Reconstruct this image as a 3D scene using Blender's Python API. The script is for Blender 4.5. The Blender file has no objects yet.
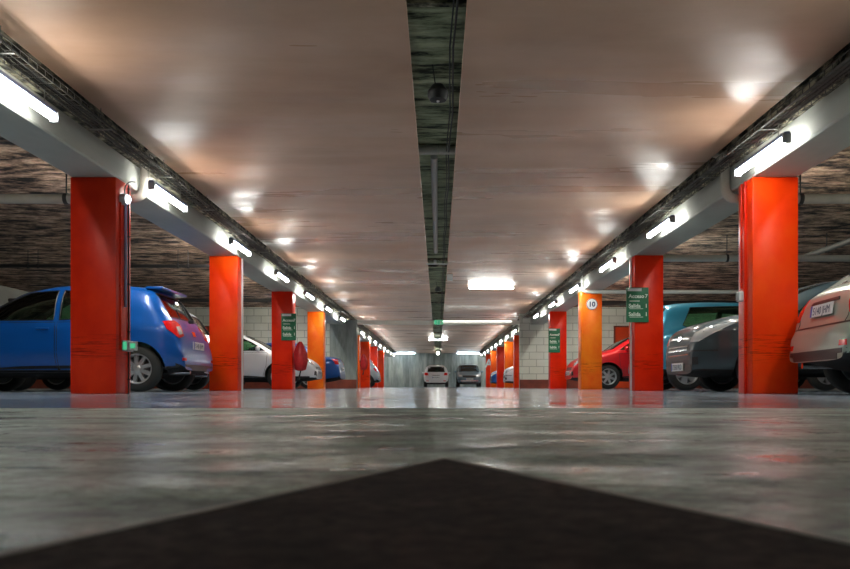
import bpy, bmesh, math, random
from mathutils import Vector, Matrix
from mathutils.bvhtree import BVHTree
random.seed(7)
S = bpy.context.scene
COL = S.collection
PI = math.pi

# ------------------------------------------------------------------ camera, world, exposure
cam = bpy.data.cameras.new('camera')
camo = bpy.data.objects.new('camera', cam); COL.objects.link(camo)
camo.location = (0, 0, .08); camo.rotation_euler = (PI/2, 0, 0)
cam.sensor_width = 36; cam.lens = 36*800/850
cam.shift_x = -13/850; cam.shift_y = 101.5/850
cam.clip_start = .02; cam.clip_end = 200
cam.dof.use_dof = True; cam.dof.focus_distance = 11; cam.dof.aperture_fstop = 11
S.camera = camo
w = bpy.data.worlds.new('world'); S.world = w; w.use_nodes = True
w.node_tree.nodes['Background'].inputs[0].default_value = (.5, .55, .6, 1)
w.node_tree.nodes['Background'].inputs[1].default_value = .3
S.view_settings.view_transform = 'Standard'; S.view_settings.look = 'None'
S.view_settings.gamma = 1; S.view_settings.use_curve_mapping = False
S.view_settings.exposure = 1.47
TUBE = 17.0           # emission of a lit tube
S.cycles.max_bounces = 8; S.cycles.diffuse_bounces = 5; S.cycles.sample_clamp_indirect = 6

# ------------------------------------------------------------------ materials
def new_mat(name):
    m = bpy.data.materials.new(name); m.use_nodes = True
    return m, m.node_tree, m.node_tree.nodes['Principled BSDF']
def rgba(c): return (c[0], c[1], c[2], 1)
def simple(name, c, rough=.5, metal=0, emit=0, coat=0, ec=None, trans=0, alpha=1):
    m, t, b = new_mat(name)
    b.inputs['Base Color'].default_value = rgba(c)
    b.inputs['Roughness'].default_value = rough
    b.inputs['Metallic'].default_value = metal
    b.inputs['Coat Weight'].default_value = coat
    b.inputs['Coat Roughness'].default_value = .05
    b.inputs['Transmission Weight'].default_value = trans
    b.inputs['Alpha'].default_value = alpha
    if emit:
        b.inputs['Emission Color'].default_value = rgba(ec or c)
        b.inputs['Emission Strength'].default_value = emit
    return m
def noise(t, scale, stretch=(1, 1, 1), detail=5, rough=.6, off=(0, 0, 0)):
    g = t.nodes.new('ShaderNodeNewGeometry'); mp = t.nodes.new('ShaderNodeMapping')
    mp.inputs['Scale'].default_value = stretch; mp.inputs['Location'].default_value = off
    n = t.nodes.new('ShaderNodeTexNoise'); n.inputs['Scale'].default_value = scale
    n.inputs['Detail'].default_value = detail; n.inputs['Roughness'].default_value = rough
    t.links.new(g.outputs['Position'], mp.inputs[0]); t.links.new(mp.outputs[0], n.inputs['Vector'])
    return n.outputs['Fac']
def ramp(t, fac, stops):
    r = t.nodes.new('ShaderNodeValToRGB'); e = r.color_ramp.elements
    while len(e) < len(stops): e.new(.5)
    for k, (p, c) in enumerate(stops):
        e[k].position = p; e[k].color = rgba(c) if not isinstance(c, (int, float)) else (c, c, c, 1)
    t.links.new(fac, r.inputs[0]); return r.outputs[0]
def mix(t, fac, a, b, mode='MIX'):
    m = t.nodes.new('ShaderNodeMix'); m.data_type = 'RGBA'; m.blend_type = mode
    for sock, v in ((m.inputs[0], fac), (m.inputs[6], a), (m.inputs[7], b)):
        if isinstance(v, (int, float)): sock.default_value = v if sock == m.inputs[0] else (v, v, v, 1)
        elif isinstance(v, tuple): sock.default_value = rgba(v)
        else: t.links.new(v, sock)
    return m.outputs[2]
def bump(t, b, h, s=.3, d=.02):
    n = t.nodes.new('ShaderNodeBump'); n.inputs['Strength'].default_value = s; n.inputs['Distance'].default_value = d
    t.links.new(h, n.inputs['Height']); t.links.new(n.outputs[0], b.inputs['Normal'])

def mat_noisy(name, stops, scale, stretch=(1, 1, 1), rough=.6, bs=.3, bd=.02, rstops=None, fine=None, coat=0):
    m, t, b = new_mat(name)
    f = noise(t, scale, stretch)
    c = ramp(t, f, stops)
    if fine:
        f2 = noise(t, fine[0], fine[1], 8, .7)
        c = mix(t, fine[2], c, ramp(t, f2, [(.35, 0.0), (.65, 1.0)]), 'OVERLAY')
    t.links.new(c, b.inputs['Base Color'])
    b.inputs['Roughness'].default_value = rough
    b.inputs['Coat Weight'].default_value = coat
    if rstops: t.links.new(ramp(t, noise(t, scale*1.7, stretch, off=(3, 3, 3)), rstops), b.inputs['Roughness'])
    if bs: bump(t, b, f, bs, bd)
    return m

M = {}
# floor near the camera: worn grey screed, stained
m, t, b = new_mat('worn_grey_screed')
big = noise(t, 2.6, (1, 1.6, 1), 6, .65); sm = noise(t, 45, (1, 1.3, 1), 8, .8)
c = ramp(t, big, [(.36, (.055, .08, .075)), (.5, (.28, .38, .33)), (.64, (.58, .74, .65))])
c = mix(t, .7, c, ramp(t, sm, [(.40, .1), (.58, .85)]), 'OVERLAY')
t.links.new(c, b.inputs['Base Color'])
t.links.new(ramp(t, noise(t, 3.4, (1, 1.5, 1), 6, .7, (5, 1, 0)), [(.40, .24), (.60, .55)]), b.inputs['Roughness'])
t.links.new(ramp(t, noise(t, 7, (1, 1.6, 1), 8, .8, (1, 8, 0)), [(.40, .08), (.58, .55)]), b.inputs['Specular IOR Level'])
bump(t, b, sm, .05, .0015); M['floor_near'] = m
# floor beyond: glossy blue grey resin
m, t, b = new_mat('glossy_blue_grey_resin')
big = noise(t, .8, (1, 1, 1), 5, .6)
t.links.new(ramp(t, big, [(.3, (.22, .29, .36)), (.7, (.36, .44, .53))]), b.inputs['Base Color'])
t.links.new(ramp(t, noise(t, 1.5, off=(2, 4, 0)), [(.35, .10), (.65, .22)]), b.inputs['Roughness'])
bump(t, b, noise(t, 3, (1, 1, 1), 2), .02, .002); M['floor_far'] = m
M['arrow'] = mat_noisy('dark_brown_road_paint', [(.3, (.022, .015, .015)), (.7, (.066, .046, .044))], 9, rough=.85, bs=.25, bd=.004, fine=(60, (1, 1, 1), .7))
M['arrow'].node_tree.nodes['Principled BSDF'].inputs['Specular IOR Level'].default_value = .12
M['joint'] = simple('joint', (.08, .09, .09), .7)
# brown glossy ceiling panels
m, t, b = new_mat('brown_gloss_ceiling')
f = noise(t, .5, (1, 1.6, 1), 5, .55)
t.links.new(ramp(t, f, [(.3, (.47, .265, .165)), (.5, (.60, .36, .24)), (.7, (.72, .46, .32))]), b.inputs['Base Color'])
b.inputs['Anisotropic'].default_value = .9
tg = t.nodes.new('ShaderNodeCombineXYZ'); tg.inputs[0].default_value = 1; t.links.new(tg.outputs[0], b.inputs['Tangent'])
t.links.new(ramp(t, noise(t, 1.0, (.25, 1.6, 1), 4, off=(7, 1, 0)), [(.40, .26), (.60, .52)]), b.inputs['Roughness'])
bump(t, b, noise(t, .6, (.3, 1.6, 1), 2, .4), .10, .03); M['panel'] = m
# rough soffit
m, t, b = new_mat('rough_brown_soffit')
f = noise(t, 2.0, (1.0, 2.4, 1), 9, .74); f2 = noise(t, 9, (1, 2.0, 1), 6, .7)
c = ramp(t, f, [(.42, (.012, .008, .007)), (.50, (.32, .20, .135)), (.60, (.78, .54, .38))])
c = mix(t, .6, c, ramp(t, f2, [(.35, .1), (.65, .9)]), 'OVERLAY')
t.links.new(c, b.inputs['Base Color']); b.inputs['Roughness'].default_value = .85
bump(t, b, f, .9, .08); M['soffit'] = m
m, t, b = new_mat('green_stained_concrete')
f = noise(t, 1.6, (1.2, 4.5, 1), 8, .7)
t.links.new(ramp(t, f, [(.38, (.03, .035, .02)), (.48, (.34, .38, .23)), (.62, (.66, .70, .48))]), b.inputs['Base Color'])
b.inputs['Roughness'].default_value = .85; bump(t, b, f, .5, .04); M['gap'] = m
M['beam'] = mat_noisy('pale_painted_beam', [(.3, (.37, .38, .345)), (.7, (.50, .51, .465))], 1.3, (1, .5, 2), .7, .15, .01)
M['lintel'] = simple('white_lintel_paint', (.82, .80, .72), .4)
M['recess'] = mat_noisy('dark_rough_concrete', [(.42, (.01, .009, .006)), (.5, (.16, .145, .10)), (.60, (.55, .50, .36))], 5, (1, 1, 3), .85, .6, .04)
# back wall: grey concrete with vertical streaks
m, t, b = new_mat('streaked_grey_concrete')
f = noise(t, 1.4, (2.0, 1, .35), 7, .65)
t.links.new(ramp(t, f, [(.33, (.13, .16, .15)), (.5, (.27, .31, .29)), (.67, (.42, .46, .43))]), b.inputs['Base Color'])
b.inputs['Roughness'].default_value = .8; bump(t, b, f, .2, .02); M['concrete'] = m
# painted block wall
def blocks(name, c1, c2, mortar):
    m, t, b = new_mat(name)
    g = t.nodes.new('ShaderNodeNewGeometry'); sx = t.nodes.new('ShaderNodeSeparateXYZ'); cx = t.nodes.new('ShaderNodeCombineXYZ')
    ad = t.nodes.new('ShaderNodeMath'); ad.operation = 'ADD'
    t.links.new(g.outputs['Position'], sx.inputs[0])
    t.links.new(sx.outputs[0], ad.inputs[0]); t.links.new(sx.outputs[1], ad.inputs[1])
    t.links.new(ad.outputs[0], cx.inputs[0]); t.links.new(sx.outputs[2], cx.inputs[1])
    br = t.nodes.new('ShaderNodeTexBrick'); t.links.new(cx.outputs[0], br.inputs['Vector'])
    br.inputs['Scale'].default_value = 1; br.inputs['Brick Width'].default_value = .5; br.inputs['Row Height'].default_value = .25
    br.inputs['Mortar Size'].default_value = .012
    br.inputs['Color1'].default_value = rgba(c1); br.inputs['Color2'].default_value = rgba(c2); br.inputs['Mortar'].default_value = rgba(mortar)
    f = noise(t, 1.2, (1, 1, 1), 5)
    t.links.new(mix(t, .35, br.outputs['Color'], ramp(t, f, [(.3, .2), (.7, .8)]), 'OVERLAY'), b.inputs['Base Color'])
    b.inputs['Roughness'].default_value = .7; bump(t, b, br.outputs['Fac'], -.4, .01)
    return m
M['block'] = blocks('white_painted_blocks', (.78, .79, .70), (.70, .72, .63), (.45, .46, .39))
M['band'] = mat_noisy('oxide_red_band', [(.3, (.16, .035, .022)), (.7, (.30, .06, .03))], 3, rough=.5, bs=.1)
# pillars: orange paint, tone set pillar by pillar
def orange(name, lo, mid, hi):
    m, t, b = new_mat(name)
    g = t.nodes.new('ShaderNodeNewGeometry'); sp = t.nodes.new('ShaderNodeSeparateXYZ'); t.links.new(g.outputs['Position'], sp.inputs[0])
    f = noise(t, 1.6, (1, 1, .8), 6, .6)
    c = ramp(t, f, [(.3, lo), (.5, mid), (.7, hi)])
    # scuffed band where bumpers rub, between 0.35 and 0.6 m
    band = ramp(t, sp.outputs[2], [(.30, 0.0), (.40, 1.0), (.56, 1.0), (.64, 0.0)])
    sc = ramp(t, noise(t, 5, (.7, .7, 14), 7, .7), [(.52, 0.0), (.62, 1.0)])
    k = mix(t, 1.0, band, sc, 'MULTIPLY')
    c = mix(t, k, c, (lo[0]*.55, lo[1]*.7, lo[2]*.8))
    t.links.new(c, b.inputs['Base Color'])
    b.inputs['Roughness'].default_value = .34; b.inputs['Specular IOR Level'].default_value = .2
    bump(t, b, noise(t, 4, (1, 1, 1), 5), .08, .01)
    return m
M['org_red'] = orange('orange_red_tone', (.66, .012, .001), (.84, .024, .002), (.90, .040, .003))
M['org_dark'] = orange('orange_deep_tone', (.42, .010, .003), (.56, .020, .003), (.66, .034, .005))
M['org'] = orange('orange_bright_tone', (.78, .020, .001), (.92, .045, .0015), (.96, .085, .003))
M['org_yel'] = orange('orange_yellow_tone', (.84, .07, .003), (.94, .14, .006), (.97, .24, .01))
M['door'] = mat_noisy('orange_door_paint', [(.3, (.68, .05, .01)), (.7, (.82, .085, .015))], 2, rough=.4, bs=0)
M['pipe'] = mat_noisy('cream_pipe', [(.3, (.36, .33, .28)), (.7, (.52, .49, .43))], 3, rough=.45, bs=0)
M['pipe_pale'] = simple('pale_grey_pipe', (.50, .50, .47), .4)
M['pipe_dark'] = simple('dark_pipe', (.03, .028, .028), .5)
M['steel'] = simple('galvanised_steel', (.22, .22, .2), .5, .5)
M['tray'] = simple('dull_tray_wire', (.09, .085, .075), .6, .3)
M['cable'] = simple('black_cable', (.015, .015, .015), .6)
M['cable_grey'] = simple('grey_cable', (.10, .10, .09), .6)
M['white'] = simple('white_plastic', (.75, .76, .76), .4)
M['grey'] = simple('grey_plastic', (.35, .36, .37), .45)
M['blue_grey'] = simple('blue_grey_housing', (.20, .23, .36), .45)
M['black'] = simple('black_plastic', (.012, .012, .013), .45)
M['green'] = mat_noisy('green_sign', [(.3, (.004, .12, .05)), (.7, (.008, .17, .075))], 4, rough=.35, bs=0)
M['green_lit'] = simple('lit_green', (.05, .36, .18), .4, emit=.22, ec=(.08, .6, .3))
M['txt'] = simple('pale_lettering', (.72, .85, .76), .5)
M['navy'] = simple('navy_lettering', (.03, .05, .12), .5)
M['tube'] = simple('lit_tube', (1, 1, 1), .5, emit=TUBE*1.15, ec=(.98, 1.0, .93))
M['tube_fill'] = simple('added_fill_tube', (1, 1, 1), .5, emit=TUBE*3.6, ec=(1.0, .97, .88))  # stronger glow for the added, unseen lamps over the bays
M['tube_blue'] = simple('lit_tube_cool', (1, 1, 1), .5, emit=9, ec=(.68, .85, 1.0))
M['bulb'] = simple('lit_bulb', (1, 1, 1), .5, emit=14, ec=(1, .98, .9))
M['rubber'] = simple('tyre_rubber', (.022, .024, .023), .75)
M['alloy'] = simple('silver_alloy', (.55, .56, .58), .3, .75)
M['alloy_dark'] = simple('grey_hub', (.18, .19, .2), .4, .6)
M['under'] = simple('underbody_black', (.012, .012, .013), .8)
M['trim'] = simple('black_trim', (.015, .015, .017), .4)
M['interior'] = simple('dark_interior', (.09, .11, .10), .8)
M['seat'] = simple('seat_cloth', (.12, .13, .13), .85)
M['red_lens'] = simple('red_lens', (.75, .01, .012), .12, coat=1)
M['clear_lens'] = simple('clear_lens', (.62, .66, .68), .12, .3, coat=1)
M['amber'] = simple('amber_lens', (.8, .25, .02), .2)
M['chrome'] = simple('chrome', (.75, .76, .78), .12, 1)
M['plate'] = simple('white_plate', (.70, .72, .73), .4)
M['plate_blue'] = simple('blue_plate_band', (.03, .08, .45), .4)
M['red_cloth'] = mat_noisy('red_cover', [(.3, (.42, .008, .012)), (.7, (.62, .02, .025))], 12, rough=.4, bs=.3, bd=.02)
def glass(name, tint, a):
    m, t, b = new_mat(name)
    out = t.nodes['Material Output']
    tr = t.nodes.new('ShaderNodeBsdfTransparent'); tr.inputs[0].default_value = rgba(tint)
    gl = t.nodes.new('ShaderNodeBsdfGlossy'); gl.inputs['Roughness'].default_value = .03
    fr = t.nodes.new('ShaderNodeFresnel'); fr.inputs[0].default_value = 1.5
    ad = t.nodes.new('ShaderNodeMath'); ad.operation = 'ADD'; ad.inputs[1].default_value = a
    mx = t.nodes.new('ShaderNodeMixShader')
    t.links.new(fr.outputs[0], ad.inputs[0]); t.links.new(ad.outputs[0], mx.inputs[0])
    t.links.new(tr.outputs[0], mx.inputs[1]); t.links.new(gl.outputs[0], mx.inputs[2]); t.links.new(mx.outputs[0], out.inputs[0])
    return m
M['glass'] = glass('green_tinted_glass', (.68, .93, .78), .03)
M['glass_dark'] = simple('dark_glass', (.01, .014, .015), .04, coat=1)
def paint(name, c, metal=.3, rough=.28):
    m, t, b = new_mat(name)
    f = noise(t, 1.5, (1, 1, 1), 4)
    t.links.new(mix(t, .12, c, ramp(t, f, [(.3, .2), (.7, .8)]), 'OVERLAY'), b.inputs['Base Color'])
    b.inputs['Metallic'].default_value = metal; b.inputs['Roughness'].default_value = rough
    b.inputs['Coat Weight'].default_value = .55; b.inputs['Coat Roughness'].default_value = .06
    return m
M['p_blue'] = paint('blue_car_paint', (.001, .090, .40), .1)
M['p_turq'] = paint('turquoise_car_paint', (.04, .33, .50))
M['p_grey'] = paint('dark_blue_grey_paint', (.022, .044, .054), .0, .5)
M['p_silver'] = paint('silver_green_paint', (.34, .41, .36))
M['p_white'] = paint('white_car_paint', (.70, .72, .75), 0)
M['p_red'] = paint('red_car_paint', (.62, .008, .014), .1)
M['p_lead'] = paint('lead_blue_paint', (.15, .22, .27))
M['p_steel'] = paint('pale_blue_grey_paint', (.33, .40, .47))

# ------------------------------------------------------------------ mesh helpers
def bm_box(bm, lo, hi, bev=0, seg=2, mi=0):
    r = bmesh.ops.create_cube(bm, size=1)
    vs = r['verts']
    for v in vs:
        v.co = Vector([(lo[k]+hi[k])/2 + v.co[k]*(hi[k]-lo[k]) for k in range(3)])
    fs = list({f for v in vs for f in v.link_faces})
    for f in fs: f.material_index = mi
    if bev:
        es = list({e for v in vs for e in v.link_edges})
        bmesh.ops.bevel(bm, geom=es, offset=bev, segments=seg, affect='EDGES', profile=.5)
def bm_tube(bm, pts, r, n=8, cap=True, closed=False):
    pts = [Vector(p) for p in pts]; rings = []
    up = Vector((0, 0, 1)); prev = None
    for i, p in enumerate(pts):
        if closed: d = pts[(i+1) % len(pts)] - pts[i-1]
        else: d = pts[min(i+1, len(pts)-1)] - pts[max(i-1, 0)]
        d.normalize()
        if prev is None:
            a = d.cross(up if abs(d.z) < .9 else Vector((1, 0, 0))).normalized()
        else:
            a = (prev - d*prev.dot(d)).normalized()
        prev = a; c = d.cross(a)
        rr = r[i] if isinstance(r, (list, tuple)) else r
        rings.append([bm.verts.new(p + (a*math.cos(2*PI*k/n) + c*math.sin(2*PI*k/n))*rr) for k in range(n)])
    m = len(rings)
    for i in range(m if closed else m-1):
        A, B = rings[i], rings[(i+1) % m]
        for k in range(n): bm.faces.new((A[k], A[(k+1) % n], B[(k+1) % n], B[k]))
    if cap and not closed:
        bm.faces.new(rings[0][::-1]); bm.faces.new(rings[-1])
def bm_lathe(bm, prof, n=24, axis='Z', center=(0, 0, 0), cap=True):
    rings = []
    for r, h in prof:
        ring = []
        for k in range(n):
            a = 2*PI*k/n; c, s = math.cos(a)*r, math.sin(a)*r
            co = {'Z': (c, s, h), 'Y': (c, h, s), 'X': (h, c, s)}[axis]
            ring.append(bm.verts.new(Vector(co)+Vector(center)))
        rings.append(ring)
    for A, B in zip(rings, rings[1:]):
        for k in range(n): bm.faces.new((A[k], A[(k+1) % n], B[(k+1) % n], B[k]))
    if cap:
        bm.faces.new(rings[0][::-1]); bm.faces.new(rings[-1])
def mesh_of(bm, name, mats, smooth=35):
    bmesh.ops.recalc_face_normals(bm, faces=bm.faces)
    me = bpy.data.meshes.new(name); bm.to_mesh(me); bm.free()
    for m in (mats if isinstance(mats, (list, tuple)) else [mats]): me.materials.append(m)
    if smooth:
        me.shade_smooth(); me.set_sharp_from_angle(angle=math.radians(smooth))
    return me
def obj(name, bm, mat, parent=None, smooth=35, loc=None, rot=None):
    o = bpy.data.objects.new(name, mesh_of(bm, name, mat, smooth) if isinstance(bm, bmesh.types.BMesh) else bm)
    COL.objects.link(o)
    if parent: o.parent = parent
    if loc: o.location = loc
    if rot: o.rotation_euler = rot
    return o
def tag(o, label, cat, group=None):
    o['label'] = label; o['category'] = cat
    if group: o['group'] = group
    return o
def thing(name, label, cat, loc=(0, 0, 0), rot=(0, 0, 0), group=None):
    o = bpy.data.objects.new(name, None); COL.objects.link(o); o.location = loc; o.rotation_euler = rot
    return tag(o, label, cat, group)
def struct(name, bm, mat, smooth=35, label=None, parent=None):
    o = obj(name, bm, mat, parent, smooth)
    if not parent: o['kind'] = 'structure'
    if label: o['label'] = label
    return o
def B(): return bmesh.new()
def box(lo, hi, bev=0, seg=2):
    bm = B(); bm_box(bm, lo, hi, bev, seg); return bm
def copy_tree(o, loc, rot=None, label=None):
    c = o.copy(); COL.objects.link(c); c.location = loc
    if rot: c.rotation_euler = rot
    if label: c['label'] = label
    def rec(src, dst):
        for ch in list(src.children):
            d = ch.copy(); COL.objects.link(d); d.parent = dst; rec(ch, d)
    rec(o, c)
    return c
def text_mesh(s, size, mat, parent, name, loc, rot, align='LEFT', depth=.002, bold=0, label=None):
    cu = bpy.data.curves.new(name, 'FONT'); cu.body = s; cu.size = size; cu.extrude = depth; cu.align_x = align; cu.offset = bold
    cu.resolution_u = 3
    to = bpy.data.objects.new(name, cu); COL.objects.link(to)
    dg = bpy.context.evaluated_depsgraph_get()
    me = bpy.data.meshes.new_from_object(to.evaluated_get(dg))
    bpy.data.objects.remove(to); me.materials.clear(); me.materials.append(mat)
    o = bpy.data.objects.new(name, me); COL.objects.link(o); o.parent = parent; o.location = loc; o.rotation_euler = rot
    if label: o['label'] = label
    return o

# ------------------------------------------------------------------ structure  (world z = height above camera + .08)
Y0, Y1 = -9.0, 61.0
XL, XR = -16.0, 16.0
ZP = 2.58            # underside of the brown panels
ZS = 2.80            # rough soffit
ZB = 2.20            # underside of beams
LBX, RBX = -3.26, 3.185
CW = .465
CD = .39             # pillar width
struct('floor', box((XL, 2.905, -.2), (XR, Y1, 0)), M['floor_far'], 0, 'glossy blue grey resin floor')
struct('floor.001', box((XL, Y0, -.2), (XR, 2.895, 0)), M['floor_near'], 0, 'worn grey stained floor')
struct('floor.002', box((XL, 2.895, -.2), (XR, 2.905, -.002)), M['joint'], 0)
struct('ceiling', box((XL, Y0, ZS), (XR, Y1, ZS+.2)), M['soffit'], 0, 'rough brown soffit')
struct('ceiling.001', box((-3.07, Y0, ZP), (-.207, Y1-.01, ZP+.022), .004, 1), M['panel'], 0, 'brown glossy ceiling left of the gap')
struct('ceiling.002', box((.188, Y0, ZP), (3.0, Y1-.01, ZP+.022), .004, 1), M['panel'], 0, 'brown glossy ceiling right of the gap')
struct('ceiling.003', box((-.55, Y0, 2.712), (.5, Y1-.01, ZS-.002)), M['gap'], 0, 'green stained concrete above the gap')
struct('wall_back', box((XL, Y1, 0), (XR, Y1+.3, ZS)), M['concrete'], 0)
struct('wall_front', box((XL, Y0-.3, 0), (XR, Y0, ZS)), M['concrete'], 0)
struct('wall_left', box((XL-.3, Y0, 0), (XL, Y1, ZS)), M['block'], 0)
struct('wall_right', box((XR, Y0, 0), (XR+.3, Y1, ZS)), M['block'], 0)
# long beams
struct('trim_1', box((LBX-CW, Y0, ZB), (LBX, 58.2, ZB+.27), .015, 1), M['beam'], 0, 'pale beam along the left pillars')
struct('trim_2', box((RBX, Y0, ZB), (RBX+CW, 58.2, ZB+.27), .015, 1), M['beam'], 0, 'pale beam along the right pillars')
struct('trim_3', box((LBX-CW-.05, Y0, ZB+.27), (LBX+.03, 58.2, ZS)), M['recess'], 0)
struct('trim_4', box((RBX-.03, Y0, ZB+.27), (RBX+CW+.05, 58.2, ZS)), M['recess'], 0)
struct('trim_5', box((-12.3, Y0, 2.24), (-11.8, 58.2, ZS), .015, 1), M['beam'], 0, 'pale outer beam far left')
struct('trim_6', box((10.7, Y0, 2.24), (11.2, 58.2, ZS), .015, 1), M['beam'], 0, 'pale outer beam far right')
# fire walls with pilasters and lintel
WY = 27.6
struct('wall_middle_left', box((XL, WY, .0), (-3.3, WY+.25, ZS)), M['block'], 0, 'painted block wall on the left')
struct('wall_middle_right', box((2.82, WY, .0), (XR, WY+.25, ZS)), M['block'], 0, 'white painted block wall on the right')
struct('wall_pilaster_left', box((-3.72, WY-.12, 0), (-2.80, WY+.27, 2.34), .01, 1), M['concrete'], 0, 'grey concrete pilaster')
struct('baseboard_left', box((XL, WY-.03, 0), (-3.72, WY, .30)), M['band'], 0)
struct('baseboard_pilaster', box((-3.722, WY-.135, 0), (-2.79, WY-.12, .30)), M['band'], 0)
struct('baseboard_right', box((2.82, WY-.03, 0), (XR, WY, .30)), M['band'], 0)
struct('trim_7', box((-2.79, WY-.05, 2.20), (2.82, WY+.12, 2.34), .02, 2), M['lintel'], 0, 'pale lintel across the aisle')
# doors
def door(n, x0, x1, hx):
    d = struct('door_%d' % n, box((x0+.05, WY-.07, .01), (x1-.05, WY-.03, 2.10), .008, 1), M['door'], 0, 'orange fire door')
    fr = B()
    for a, b_ in (((x0, .0), (x0+.05, 2.15)), ((x1-.05, .0), (x1, 2.15)), ((x0, 2.10), (x1, 2.15))):
        bm_box(fr, (a[0], WY-.09, a[1]), (b_[0], WY-.0305, b_[1]))
    struct('door_frame', fr, M['band'], 0, parent=d)
    h = B(); bm_tube(h, [(hx, WY-.07, 1.05), (hx, WY-.12, 1.05), (hx+.12, WY-.12, 1.05)], .01)
    struct('door_handle', h, M['steel'], parent=d)
door(1, -9.0, -7.86, -8.0); door(2, 6.05, 7.45, 6.15)

# arrow painted on the near floor
bm = B()
pts = [(.007, .853), (.56, -.45), (.22, -.45), (.22, -2.4), (-.21, -2.4), (-.21, -.45), (-.55, -.45)]
vs = [bm.verts.new((x, y, 0.0005)) for x, y in pts]; f = bm.faces.new(vs)
r = bmesh.ops.extrude_face_region(bm, geom=[f]); 
for v in [g for g in r['geom'] if isinstance(g, bmesh.types.BMVert)]: v.co.z = .0025
tag(obj('floor_arrow', bm, M['arrow'], None, 0), 'dark brown arrow painted on the near floor, its tip pointing down the aisle', 'road marking')
bm = B()  # pale strips painted as the highlight on the arrow's edges
for s in (1, -1):
    bm_box(bm, (-.004, 0, 0), (.004, 1.40, .003))
    vv = list(bm.verts)[-8:]
    a = math.atan2(.553, 1.303)*s
    bmesh.ops.transform(bm, matrix=Matrix.Translation((.007, .857, 0)) @ Matrix.Rotation(PI+a, 4, 'Z'), verts=vv)
tag(obj('arrow_edge_highlight', bm, simple('pale_painted_highlight', (.33, .33, .31), .6), None, 0), 'thin pale strips standing in for the highlight along the edges of the floor arrow', 'road marking')

# ------------------------------------------------------------------ pillars
ORD = ['nearest', 'second', 'third', 'fourth', 'fifth', 'sixth', 'seventh', 'eighth', 'ninth', 'tenth', 'eleventh', 'twelfth',
       'thirteenth', 'fourteenth', 'fifteenth', 'sixteenth', 'seventeenth', 'eighteenth', 'nineteenth', 'twentieth']
def pillar(side, y, mat, label, conduits=(), marks=None):
    sx = 1 if side == 'R' else -1
    xin = RBX if sx > 0 else LBX
    t = thing('pillar', label, 'pillar', (xin + sx*CW/2, y+CD/2, 0), group='orange pillars along the aisle')
    h = CW/2
    obj('shaft', box((-h, -CD/2, 0), (h, CD/2, ZB-.002), .012, 2), M[mat], t)
    bm = B()                                     # thin worn steel angle on the aisle corner
    bm_box(bm, (-sx*h - .003, -h-.003, .02), (-sx*h + .003, -h+.03, 1.2))
    o = None
    for (yy, z0, z1, r, mt, nm) in conduits:
        bm2 = B(); x = -sx*(h+r*.8)
        bm_tube(bm2, [(x, yy, z0), (x, yy, z1)], r, 8)
        for z in [z0+.15+k*.5 for k in range(int((z1-z0)/.5)+1)]:
            if z < z1: bm_box(bm2, (x-.012, yy-.016, z-.008), (x+.012, yy+.016, z+.008))
        obj(nm, bm2, M[mt], t)
    bm.free()
    return t
YL = [8.1, 13.02, 17.9, 22.8, None, 33.2, 38.1, 43.0, 48.0]
ML = ['org_dark', 'org', 'org_red', 'org_yel', None, 'org_yel', 'org', 'org_red', 'org']
YR = [8.1, 12.95, 17.8, 22.7, None, 33.4, 38.2, 43.1, 48.1, 53.0]
MR = ['org', 'org_red', 'org_yel', 'org_red', None, 'org', 'org_yel', 'org_red', 'org_yel', 'org']
lab = {('L', 0): 'large red orange square pillar beside the bright blue hatchback, nearest on the left',
       ('L', 1): 'bright orange pillar between the blue hatchback and the white car',
       ('L', 2): 'red orange pillar on the left carrying a green sign and a red cover',
       ('L', 3): 'yellow orange pillar on the left just before the grey concrete pilaster',
       ('L', 5): 'yellow orange pillar just beyond the grey concrete pilaster on the left',
       ('L', 6): 'orange pillar on the left in front of the far grey hatchback',
       ('L', 7): 'dark red pillar on the left just behind the far grey hatchback',
       ('L', 8): 'orange pillar furthest down the left row',
       ('R', 0): 'large bright orange square pillar beside the silver rounded car, nearest on the right',
       ('R', 1): 'red orange pillar on the right carrying the largest green sign beside the grey car',
       ('R', 2): 'yellow orange pillar on the right marked with a round 10 disc',
       ('R', 3): 'red orange pillar on the right carrying the smaller green sign by the white block wall',
       ('R', 5): 'orange pillar just beyond the white block wall on the right',
       ('R', 6): 'yellow orange pillar behind the far white car nose on the right',
       ('R', 7): 'dark red pillar on the right between two far parked cars',
       ('R', 8): 'yellow orange pillar on the right just in front of the one lettered A',
       ('R', 9): 'orange pillar with a white letter A, furthest down the right row'}
for side, ys, ms in (('L', YL, ML), ('R', YR, MR)):
    for k, (y, mt) in enumerate(zip(ys, ms)):
        if y is None: continue
        cd = ()
        if (side, k) == ('L', 0): cd = ((-.10, .45, 2.02, .010, 'org_dark', 'conduit'), (.02, .9, 2.0, .016, 'blue_grey', 'conduit'), (.12, .0, 2.19, .008, 'cable', 'cable'))
        if (side, k) == ('R', 0): cd = ((-.03, .0, 2.19, .014, 'org_red', 'conduit'), (.08, 1.1, 2.19, .012, 'org_red', 'conduit'))
        if (side, k) == ('R', 1): cd = ((.0, .0, 2.19, .016, 'white', 'conduit'),)
        if (side, k) == ('L', 1): cd = ((.05, .0, 2.19, .016, 'white', 'conduit'),)
        pillar(side, y, mt, lab[(side, k)], cd)

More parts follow.
